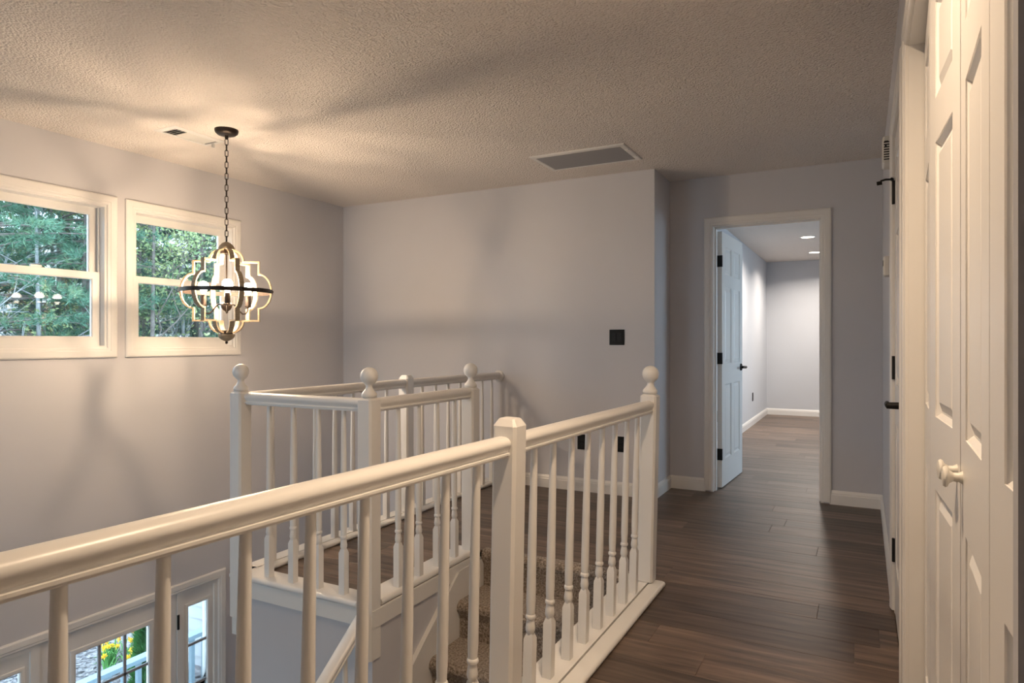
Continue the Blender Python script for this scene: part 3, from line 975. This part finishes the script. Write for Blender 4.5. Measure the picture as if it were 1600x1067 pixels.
cb = MB(); cb.loft([[(RW - d, 3.80 + sy * (.06 - i), 1.535 + sz * (.047 - i)) for sy, sz in ((-1, -1), (1, -1), (1, 1), (-1, 1))] for i, d in ((0, 0), (.001, .008), (0, .010), (0, .026), (.004, .031))])
cb.build('cover', M_IVORY, e, smooth=False)
MB().box(RW - .0325, RW - .028, 3.77, 3.83, 1.54, 1.565).build('display', M_DARK, e, smooth=False)

# ------------------------------------------------------------------ ceiling grilles
e = empty('return_air_grille', (-1.703, 4.32, CEIL)); tag(e, 'large louvred return air grille in the hall ceiling', 'vent')
gx0, gx1, gy0, gy1 = -2.045, -1.361, 4.115, 4.525
mc = lambda u, v, d: (u, v, CEIL - d)
MB().frame([(gx0 + .035, gy0 + .035, -1, -1), (gx0 + .035, gy1 - .035, -1, 1), (gx1 - .035, gy1 - .035, 1, 1), (gx1 - .035, gy0 + .035, 1, -1)],
           [(-.004, 0), (-.004, .008), (.0, .011), (.028, .009), (.035, .004), (.035, 0)], mc, True).build('frame', M_WHITE, e, angle=20)
MB().box(gx0 + .03, gx1 - .03, gy0 + .03, gy1 - .03, CEIL - .0015, CEIL - .0005).build('filter', simple('grey_filter', (.05, .05, .055), .9), e, smooth=False)
M_LOUV = simple('grey_louvre', (.26, .26, .28), .6)
n = 30
for k in range(n):
    y = gy0 + .038 + (gy1 - gy0 - .076) * (k + .5) / n
    if k == 0:
        lm = MB().prism([(-.0035, 0), (-.0045, 0), (.0025, .0085), (.0035, .0085)], gx0 + .034, gx1 - .034, lambda p, q, t: (t, p, CEIL - .0015 - q)).mesh('slat', smooth=False)
        lm.materials.append(M_LOUV)
    b = link('slat', lm, e); b.location = (0, y, 0)
for (lx) in (gx1 - .018,):
    for ly in (gy0 + .12, gy1 - .12):
        MB().box(lx - .012, lx + .012, ly - .007, ly + .007, CEIL - .014, CEIL - .009).build('latch', M_WHITE, e, smooth=False)

e = empty('supply_register', (-3.69, 2.73, CEIL)); tag(e, 'white ceiling air register beside the chandelier canopy', 'vent')
rx0, rx1, ry0, ry1 = -3.79, -3.60, 2.54, 2.905
MB().frame([(rx0 + .032, ry0 + .032, -1, -1), (rx0 + .032, ry1 - .032, -1, 1), (rx1 - .032, ry1 - .032, 1, 1), (rx1 - .032, ry0 + .032, 1, -1)],
           [(-.002, 0), (-.002, .006), (.0, .008), (.026, .005), (.032, .002), (.032, 0)], mc, True).build('frame', M_WHITE, e, angle=20)
MB().box(rx0 + .03, rx1 - .03, ry0 + .03, ry1 - .03, CEIL - .0012, CEIL - .0004).build('duct', M_DARK, e, smooth=False)
for k in range(4):
    y = ry0 + .045 + k * .022
    MB().prism([(.004, 0), (.0055, 0), (-.006, .008), (-.0075, .008)], rx0 + .031, rx1 - .031, lambda p, q, t: (t, y + p, CEIL - .001 - q)).build('vane', M_WHITE, e, smooth=False)
for k in range(9):
    y = ry0 + .135 + k * .0205
    MB().prism([(-.011, 0), (-.011, .001), (.011, .0075), (.011, .0065)], rx0 + .031, rx1 - .031, lambda p, q, t: (t, y + p, CEIL - .001 - q)).build('vane', M_IVORY, e, smooth=False)
MB().box(-3.70, -3.694, ry1 - .03, ry1 - .012, CEIL - .03, CEIL - .006).build('damper_lever', M_WHITE, e, smooth=False)

# ------------------------------------------------------------------ chandelier
CX, CY, CZ = -3.398, 2.744, 1.466
ch = empty('chandelier', (CX, CY, CZ - .3)); tag(ch, 'quatrefoil cage chandelier in pale wood with three lit bulbs', 'chandelier')
VD = math.atan2(-CX, -(-CY)) if False else math.atan2(0 - CY, 0 - CX)      # direction toward the hall viewpoint
MB().lathe([(.02, -.034), (.052, -.030), (.064, -.020), (.068, -.008), (.068, 0)], 28, (CX, CY, CEIL)).build('canopy', M_BRONZE, ch, angle=35)
MB().lathe([(.006, -.058), (.010, -.050), (.010, -.036), (.016, -.030)], 14, (CX, CY, CEIL)).build('canopy_stem', M_BRONZE, ch)
ztop, zbot = CEIL - .056, CZ + .296
LK = .044
nl = int(round((ztop - zbot) / .034)); pitch = (ztop - zbot) / nl
pts = []
for k in range(20):
    a = 2 * PI * k / 20
    pts.append((.0085 * math.cos(a), 0, .0085 * math.sin(a) + (.0115 if math.sin(a) >= 0 else -.0115)))
cl_ = MB().tube(pts, .0024, 6, loop=True).mesh('chain_link', angle=60); cl_.materials.append(M_BRONZE)
for k in range(nl):
    b = link('chain_link', cl_, ch); b.location = (CX, CY, ztop - pitch * (k + .5)); b.rotation_euler = (0, 0, (k % 2) * PI / 2 + .6)
MB().lathe([(.004, .300), (.010, .297), (.024, .290), (.038, .276), (.046, .262), (.047, .252), (.0, .251)], 24, (CX, CY, CZ)).build('top_cap', M_CREAM, ch, angle=40)
MB().lathe([(.0, .252), (.034, .252), (.036, .248), (.036, .226), (.033, .224), (.0, .224)], 24, (CX, CY, CZ)).build('top_collar', M_BRONZE, ch, angle=30)
MB().lathe([(.0, -.236), (.034, -.236), (.036, -.24), (.036, -.258), (.0, -.26)], 24, (CX, CY, CZ)).build('bottom_collar', M_BRONZE, ch, angle=30)
MB().lathe([(.0, -.258), (.047, -.258), (.048, -.266), (.042, -.280), (.028, -.292), (.012, -.300), (.004, -.302)], 24, (CX, CY, CZ)).build('bottom_cap', M_CREAM, ch, angle=40)
MB().lathe([(.001, -.300), (.006, -.302), (.0085, -.309), (.006, -.316), (.001, -.318)], 12, (CX, CY, CZ)).build('bottom_knob', M_BRONZE, ch)
MB().lathe([(.005, .23), (.005, -.06)], 10, (CX, CY, CZ)).build('center_rod', M_BRONZE, ch)


def rib_path():
    p = []
    # lower half mirrored from the upper half: hub arc, step, drop, big arc to the ring
    up = []
    for k in range(9):                       # arc hub -> step
        t = k / 8
        a = PI / 2 * (1 - t)
        up.append((.036 + .060 * math.sin(PI / 2 * t), .178 + .070 * math.cos(PI / 2 * t)))
    up += [(.185, .178)]
    up += [(.185, .104)]
    for k in range(1, 9):                    # arc to ring
        t = k / 8
        up.append((.185 + .072 * math.sin(PI / 2 * t), .104 * (1 - t) if False else .104 * math.cos(PI / 2 * t)))
    return up


UP = rib_path()
PROF = UP + [(r, -z) for r, z in UP[::-1][1:]]


def rib_mesh():
    # flat strap: width along the profile normal (in-plane) .013, depth across .022
    m = MB(); n = len(PROF); rings = []
    for i, (r, z) in enumerate(PROF):
        def nrm(a, b):
            dx, dz = b[0] - a[0], b[1] - a[1]; L = math.hypot(dx, dz) or 1
            return (-dz / L, dx / L)
        n1 = nrm(PROF[max(i - 1, 0)], PROF[max(i, 1)]) if i > 0 else nrm(PROF[0], PROF[1])
        n2 = nrm(PROF[min(i, n - 2)], PROF[min(i + 1, n - 1)])
        bx, bz = n1[0] + n2[0], n1[1] + n2[1]; L = bx * bx + bz * bz
        sc_ = 2 / max(L, .6)
        bx, bz = bx * sc_ / 2 * 1.0, bz * sc_ / 2 * 1.0
        w, d = .0098, .0135
        rings.append([(r + bx * w, -d, z + bz * w), (r + bx * w, d, z + bz * w), (r - bx * w, d, z - bz * w), (r - bx * w, -d, z - bz * w)])
    m.loft(rings)
    me = m.mesh('cage_rib', smooth=False); me.materials.append(M_CREAM)
    return me


rm = rib_mesh()
for k in range(6):
    a = VD + math.radians(-78 + 60 * k) * 1.0
    b = link('cage_rib', rm, ch); b.location = (CX, CY, CZ); b.rotation_euler = (0, 0, VD + math.radians(18 + 60 * k))
m = MB()
m.loft([[(CX + r * math.cos(2 * PI * k / 48), CY + r * math.sin(2 * PI * k / 48), CZ + z) for r, z in ((.258, -.012), (.264, -.012), (.264, .012), (.258, .012))] for k in range(48)], loop=True)
m.build('cage_ring', M_BRONZE, ch, angle=30)
sc_m = MB().lathe([(.001, .006), (.005, .005), (.006, 0)], 10).mesh('rivet'); sc_m.materials.append(M_BRONZE)
for k in range(6):
    a = VD + math.radians(18 + 60 * k)
    b = link('rivet', sc_m, ch); b.location = (CX + .264 * math.cos(a), CY + .264 * math.sin(a), CZ); b.rotation_euler = (0, PI / 2, a)
MB().lathe([(.001, -.135), (.005, -.132), (.004, -.126), (.010, -.120), (.022, -.112), (.030, -.098), (.032, -.086), (.028, -.072), (.018, -.062), (.008, -.056)], 24, (CX, CY, CZ)).build('hub', M_BRONZE, ch, angle=40)
for k in range(3):
    a = VD + 2 * PI * k / 3 + math.radians(2)
    ca, sa = math.cos(a), math.sin(a)
    P = lambda r, z: (CX + r * ca, CY + r * sa, CZ + z)
    AR = .145
    path = [P(.026, -.082), P(.046, -.078), P(.066, -.090), P(.088, -.118), P(.108, -.134), P(.129, -.132), P(.141, -.115), P(AR, -.09)]
    arm = MB().tube(path, .0042, 8).build('arm', M_BRONZE, ch)
    MB().lathe([(.012, -.092), (.020, -.088), (.020, -.083), (.017, -.080), (.017, -.022), (.015, -.018)], 18, (P(AR, 0)[0], P(AR, 0)[1], CZ)).build('candle_sleeve', M_BRONZE, arm, angle=35)
    prof = [(.012, -.020), (.013, -.008)]
    for j in range(1, 13):
        t = -1.05 + (PI / 2 + 1.05) * j / 12
        prof.append((max(.031 * math.cos(t), 1e-4), .032 + .031 * math.sin(t)))
    MB().lathe(prof, 20, (P(AR, 0)[0], P(AR, 0)[1], CZ)).build('bulb', M_BULBG, arm, angle=60)
    MB().lathe([(.019 * math.sin(PI * q / 6) + 1e-5, .030 - .019 * math.cos(PI * q / 6)) for q in range(7)], 8, (P(AR, 0)[0], P(AR, 0)[1], CZ), caps=False).build('filament', M_BULB, arm, angle=60)

# ------------------------------------------------------------------ recessed ceiling lamps
def downlight(x, y, label, watts, col, group=None):
    e = empty('ceiling_downlight', (x, y, CEIL)); tag(e, label, 'ceiling light', group)
    MB().lathe([(.072, 0), (.092, 0), (.092, -.004), (.086, -.007), (.074, -.006), (.072, 0)], 32, (x, y, CEIL), caps=False).build('trim_ring', M_WHITE, e, angle=35)
    MB().lathe([(.001, -.0045), (.074, -.0045), (.074, -.002), (.001, -.002)], 32, (x, y, CEIL), caps=False).build('lens', M_LED, e, angle=35)
    ld = bpy.data.lights.new('downlight_lamp', 'AREA'); ld.shape = 'DISK'; ld.size = .14; ld.energy = watts; ld.color = col; ld.spread = math.radians(150)
    lo = bpy.data.objects.new('downlight_lamp', ld); C.objects.link(lo); lo.location = (x, y, CEIL - .010); attach(lo, e)
    return e


downlight(-.597, 8.837, 'round recessed lamp in the far room ceiling, closer to the doorway', CAN2_W, (1.0, .88, .76), 'far room recessed lamps')
downlight(-.61, 10.396, 'round recessed lamp in the far room ceiling, closer to the end wall', CAN2_W, (1.0, .88, .76), 'far room recessed lamps')
downlight(-.40, 1.35, 'round recessed lamp in the hall ceiling above the closet', CAN_W, WARM)  # out of view, added to match the warm light on rail and closet

# ------------------------------------------------------------------ outside: ground, porch, garden
gx = np.linspace(-4.5, -70, 34); gyv = np.linspace(-25, 60, 44)
m = MB()
for x in gx:
    for y in gyv:
        d = -x - 4.5
        z = -2.98 + max(0, d - 6.5) ** 1.12 * .145 + .25 * math.sin(x * .31 + y * .23) * min(1, d / 12)
        m.v.append((x, y, z))
ny = len(gyv)
for i in range(len(gx) - 1):
    for j in range(ny - 1):
        m.f.append((i * ny + j, i * ny + j + 1, (i + 1) * ny + j + 1, (i + 1) * ny + j))
o = m.build('ground', M_LITTER); struct(o, 'wooded hillside ground outside the windows', 'ground')


def gz(x, y):
    d = -x - 4.5
    return -2.98 + max(0, d - 6.5) ** 1.12 * .145 + .25 * math.sin(x * .31 + y * .23) * min(1, d / 12)


o = MB().box(-4.5, 14, -26, REAR - .2, -3.1, -3.0).box(2.7, 16, REAR, 20, -3.1, -3.0).build('ground_yard', M_LITTER, smooth=False); struct(o, 'yard ground behind the house', 'ground')  # unseen slab added so no sky light enters from below
o = MB().box(-6.3, -4.51, -.5, 5.5, -2.96, -2.80).build('floor_porch', M_PORCH, smooth=False); struct(o)
o = MB().box(-9.6, -6.32, 1.0, 7.2, -2.975, -2.90).build('ground_mulch_bed', M_MULCH, smooth=False); struct(o, 'mulch planting bed beyond the porch railing', 'ground')
# loose bark chips
nch = 4200
cx_ = rng.uniform(-9.5, -6.4, nch); cy_ = rng.uniform(1.4, 5.4, nch)
vv = []
for i in range(nch):
    a = rng.uniform(0, 2 * PI); l = rng.uniform(.02, .055); w_ = rng.uniform(.008, .02); t = rng.uniform(-.35, .35)
    c_, s_ = math.cos(a), math.sin(a)
    for (p, q) in ((-l, -w_), (l, -w_), (l, w_), (-l, w_)):
        vv.append((cx_[i] + p * c_ - q * s_, cy_[i] + p * s_ + q * c_, -2.885 + p * t + .01))
o = tri_mesh('bark_chips', np.array(vv), 0, M_MULCH, quads=True)
tag(o, 'loose bark chips strewn over the mulch bed', 'mulch', kind='stuff')
# porch railing
pr = empty('porch_railing', (-6.2, 2.5, -2.8)); tag(pr, 'pale painted porch railing outside the front door', 'railing')
MB().box(-6.25, -6.15, -.4, 5.4, -1.93, -1.89).build('top_rail', M_PORCH, pr, smooth=False)
MB().box(-6.22, -6.18, -.4, 5.4, -2.70, -2.63).build('bottom_rail', M_PORCH, pr, smooth=False)
bm_ = MB().box(-.02, .02, -.02, .02, -2.70, -1.93).mesh('baluster', smooth=False); bm_.materials.append(M_PORCH)
for k in range(40):
    b = link('baluster', bm_, pr); b.location = (-6.2, -.35 + k * .145, 0)
for y in (-.45, 2.45, 5.42):
    MB().box(-6.25, -6.15, y - .05, y + .05, -2.80, -1.84).build('post', M_PORCH, pr, smooth=False)
# white sided wing of the house
wg = MB().box(-7.9, -4.51, 5.56, 6.9, -2.95, .05).build('wall_wing', M_SIDING, smooth=False)
struct(wg, 'white clapboard wing of the house beside the porch', 'wall')
sbm = MB().prism([(0, 0), (-.022, 0), (-.008, .16), (0, .16)], -7.9, -4.52, lambda p, q, t: (t, 5.559 + p, q)).mesh('siding_board', smooth=False); sbm.materials.append(M_SIDING)
for k in range(19):
    b = link('siding_board', sbm, wg); b.location = (0, 0, -2.94 + k * .157)

# daffodils
def daffodil(x, y, seed):
    r = random.Random(seed)
    e = empty('daffodil', (x, y, -2.90), r.random() * 6)
    h = r.uniform(.20, .27)
    m = MB()
    m.tube([(0, 0, 0), (.01, 0, h * .6), (.03, .01, h)], .006, 6)
    m.build('stem', M_STEM, e, local=True)
    for q in range(4):
        a = q * 1.6 + r.random(); L = r.uniform(.14, .24)
        m = MB()
        ca, sa = math.cos(a), math.sin(a)
        m.loft([[(rr * ca - w_ * sa, rr * sa + w_ * ca, z), (rr * ca + w_ * sa, rr * sa - w_ * ca, z)] for rr, w_, z in ((.01, .010, 0), (.04, .011, L * .5), (.10, .006, L), (.13, .001, L * .95))], closed_ring=False, caps=False)
        m.build('leaf', M_STEM, e, local=True)
    m = MB()
    for q in range(6):
        a = q * PI / 3
        ca, sa = math.cos(a), math.sin(a)
        m.add([(.05, 0, h), (.055 , .021 * ca - .012 * sa, h + .021 * sa + .012 * ca), (.045, .038 * ca, h + .038 * sa), (.055, .021 * ca + .012 * sa, h + .021 * sa - .012 * ca)], [(0, 1, 2, 3)])
    m.build('petals', M_PETAL, e, local=True, smooth=False)
    m = MB(); m.loft([[(xx, rr * math.cos(2 * PI * k / 10), h + rr * math.sin(2 * PI * k / 10)) for k in range(10)] for xx, rr in ((.045, .008), (.065, .011), (.078, .016))])
    m.build('trumpet', M_TRUMPET, e, local=True)
    return e


spots = []
for (cx0, cy0, nn, sp) in ((-8.40, 5.16, 9, .13), (-8.36, 4.99, 4, .06), (-7.96, 5.08, 6, .07), (-8.44, 5.46, 4, .05), (-8.10, 4.80, 2, .05), (-8.7, 4.6, 3, .1)):
    for k in range(nn):
        spots.append((cx0 + random.uniform(-sp, sp), cy0 + random.uniform(-sp, sp), nn))
CLUMP = {9: 'yellow daffodil in the fullest clump on the mulch bed', 4: 'yellow daffodil in a thin clump near the fullest daffodil clump',
         6: 'yellow daffodil in the clump growing closest to the porch railing', 2: 'yellow daffodil in a sparse pair on the mulch bed', 3: 'yellow daffodil in a loose trio on the mulch bed'}
for i, (x, y, nn) in enumerate(spots):
    tag(daffodil(x, y, i), CLUMP[nn], 'flower', 'daffodils in the mulch bed')


# ------------------------------------------------------------------ foliage
def rand_dirs(n):
    v = rng.normal(size=(n, 3)); return v / np.linalg.norm(v, axis=1, keepdims=True)


def needles(P, D, per, length, width, spread=.9):
    """P points, D directions -> triangles"""
    n = len(P) * per
    p = np.repeat(P, per, 0); d = np.repeat(D, per, 0)
    dirs = d + spread * rand_dirs(n); dirs /= np.linalg.norm(dirs, axis=1, keepdims=True)
    side = np.cross(dirs, rand_dirs(n)); side /= (np.linalg.norm(side, axis=1, keepdims=True) + 1e-9)
    L = length * rng.uniform(.6, 1.2, (n, 1)); W = width * rng.uniform(.7, 1.3, (n, 1))
    a = p + side * W; b = p - side * W; c = p + dirs * L
    return np.stack([a, b, c], 1).reshape(-1, 3)


def leaf_quads(P, size):
    n = len(P); u = rand_dirs(n); w = np.cross(u, rand_dirs(n)); w /= (np.linalg.norm(w, axis=1, keepdims=True) + 1e-9)
    s = size * rng.uniform(.5, 1.3, (n, 1))
    return np.stack([P - u * s, P + w * s * .5, P + u * s, P - w * s * .5], 1).reshape(-1, 3)


def pine(x, y, h, spread, mat_, label, nb=95, seed=0, zmin=.12, needle=(.15, .006), pale=False):
    z0 = gz(x, y) - .1
    e = empty('pine_tree', (x, y, z0)); tag(e, label, 'tree', 'pines beyond the windows')
    r = random.Random(seed)
    MB().tube([(x, y, z0), (x + .05, y, z0 + h * .4), (x + .1, y + .05, z0 + h)], [.17 + h * .006, .12 + h * .003, .02], 10).build('trunk', M_BARK, e)
    tw = MB(); P = []; D = []
    for k in range(nb):
        t = zmin + (1 - zmin) * (k + r.random()) / nb
        zz = z0 + h * t
        L = spread * (1.05 - t) ** .7 * r.uniform(.6, 1.1)
        a = r.random() * 2 * PI
        ca, sa = math.cos(a), math.sin(a)
        droop = r.uniform(-.05, .28)
        pts = []
        for q in range(5):
            s_ = q / 4
            pts.append(Vector((x + ca * L * s_, y + sa * L * s_, zz + L * (.10 * s_ - droop * s_ * s_))))
        tw.tube(pts, [.028, .020, .014, .009, .004], 5, caps=False)
        for q in range(11):
            s_ = .22 + .78 * q / 10
            i = min(3, int(s_ * 4)); f = s_ * 4 - i
            base = pts[i].lerp(pts[i + 1], f)
            for sg in (-1, 1):
                tl = L * .30 * (1.1 - s_ * .7) * r.uniform(.5, 1.1)
                b = a + sg * r.uniform(.5, 1.1)
                for w_ in (.35, .7, 1.0):
                    P.append((base.x + math.cos(b) * tl * w_, base.y + math.sin(b) * tl * w_, base.z + tl * w_ * r.uniform(-.25, .2)))
                    D.append((math.cos(b), math.sin(b), r.uniform(-.1, .5)))
    tw.build('branches', M_PALEBARK if pale else M_BARK, e, smooth=False)
    P = np.array(P); D = np.array(D)
    o = tri_mesh('needles', needles(P, D, 11, needle[0], needle[1]), 0, mat_, e)
    o['kind'] = 'stuff'
    return e


def bare(x, y, h, label, seed, leafmat=None, pale=True, nleaf=26, group='bare trees beyond the windows', name='bare_tree', lean=0):
    z0 = gz(x, y) - .1
    r = random.Random(seed)
    e = empty(name, (x, y, z0)); tag(e, label, 'tree', group)
    mt = M_PALEBARK if pale else M_BARK
    top = Vector((x + lean + r.uniform(-.4, .4), y + r.uniform(-.4, .4), z0 + h))
    bs = Vector((x, y, z0))
    rad = .03 + h * .004
    MB().tube([bs, bs.lerp(top, .5) + Vector((r.uniform(-.1, .1), r.uniform(-.1, .1), 0)), top], [rad, rad * .6, .01], 8).build('trunk', mt, e)
    tw = MB(); tips = []

    def grow(p, d, L, rr, lvl):
        q = [p]
        for i in range(3):
            d = (d + Vector((r.uniform(-.25, .25), r.uniform(-.25, .25), r.uniform(-.1, .25)))).normalized()
            q.append(q[-1] + d * L / 3)
        tw.tube(q, [rr, rr * .8, rr * .6, rr * .35], 4, caps=False)
        tips.append(q[-1]); tips.append(q[2])
        if lvl:
            for k in range(3):
                s_ = r.uniform(.35, 1); i = min(2, int(s_ * 3))
                nd = (d + Vector((r.uniform(-1, 1), r.uniform(-1, 1), r.uniform(-.4, .8))) * .9).normalized()
                grow(q[i].lerp(q[i + 1], s_ * 3 - i), nd, L * r.uniform(.45, .7), rr * .55, lvl - 1)
    for k in range(16):
        t = .15 + .82 * (k + r.random()) / 16
        a = r.random() * 2 * PI
        grow(bs.lerp(top, t), Vector((math.cos(a), math.sin(a), r.uniform(.1, .8))).normalized(), h * .24 * (1.15 - t), .022 * (1.3 - t), 2)
    tw.build('branches', mt, e, smooth=False)
    if leafmat:
        T = np.repeat(np.array([tuple(t) for t in tips]), nleaf, 0)
        T = T + rng.normal(scale=.16, size=T.shape)
        o = tri_mesh('leaves', leaf_quads(T, .040), 0, leafmat, e, quads=True); o['kind'] = 'stuff'
    return e


def polar(az, d):
    a = math.radians(az)
    return (-math.sin(a) * d, math.cos(a) * d)


PN = 'dark green pine with long soft needles beyond the windows'
PB = 'blue green pine standing further back among the trees'
for i, (az, d, h, sp) in enumerate(((66.8, 14.0, 13, 3.6), (60.2, 15.5, 14, 3.5), (71, 15, 12, 3.2), (50, 16.5, 12, 3.2))):
    x, y = polar(az, d); pine(x, y, h, sp, M_PINE, PN, 120, 100 + i, .10)
for i, (az, d, h, sp) in enumerate(((67, 19, 15, 3.6), (61.8, 21, 15, 3.6), (56.8, 20, 13, 3.4), (53.2, 18, 12, 3.2), (47.5, 21, 14, 3.6), (74, 19, 14, 3.5), (64, 28, 16, 4.2), (58, 29, 16, 4.2), (53, 28, 16, 4.2), (70, 28, 16, 4.2), (48, 30, 16, 4.4))):
    x, y = polar(az, d); pine(x, y, h, sp, M_PINE2, PB, 100, 200 + i, .08, (.20, .009))
for i, (az, d, h) in enumerate(((55.8, 14, 8.5), (53.2, 15.0, 9), (57.6, 16.5, 9), (51.0, 14, 8), (62.2, 18, 9))):
    x, y = polar(az, d); bare(x, y, h, 'young tree with fresh yellow green leaves behind the chandelier window', 300 + i, M_SPRING, False, 15, 'leafing trees beyond the windows', 'leafing_tree')
for i, (az, d, h) in enumerate(((68.6, 13.5, 9), (63.4, 17.5, 10), (62.9, 14.2, 8), (56.6, 19, 10), (52.2, 17, 9), (54.6, 16, 8), (68.5, 18, 10), (58.6, 23, 12))):
    x, y = polar(az, d); bare(x, y, h, 'slender bare tree with pale grey branches beyond the windows', 400 + i, None, True)

# evergreen shrub beside the porch
sx, sy = -6.95, 4.62
e = empty('evergreen_shrub', (sx, sy, -2.92)); tag(e, 'bright green conical evergreen shrub beside the porch railing', 'shrub')
MB().tube([(sx, sy, -2.92), (sx, sy, -1.9)], [.04, .02], 8).build('stem', M_BARK, e)
n = 2600
t = rng.uniform(0, 1, n) ** .8; a = rng.uniform(0, 2 * PI, n); rr = .21 * (1.02 - t) ** .75 * rng.uniform(.55, 1, n)
P = np.stack([sx + rr * np.cos(a), sy + rr * np.sin(a), -2.90 + 1.45 * t], 1)
D = np.stack([np.cos(a) * .5, np.sin(a) * .5, np.full(n, .9)], 1)
o = tri_mesh('foliage', needles(P, D, 9, .10, .007, .5), 0, M_SHRUB, e); o['kind'] = 'stuff'
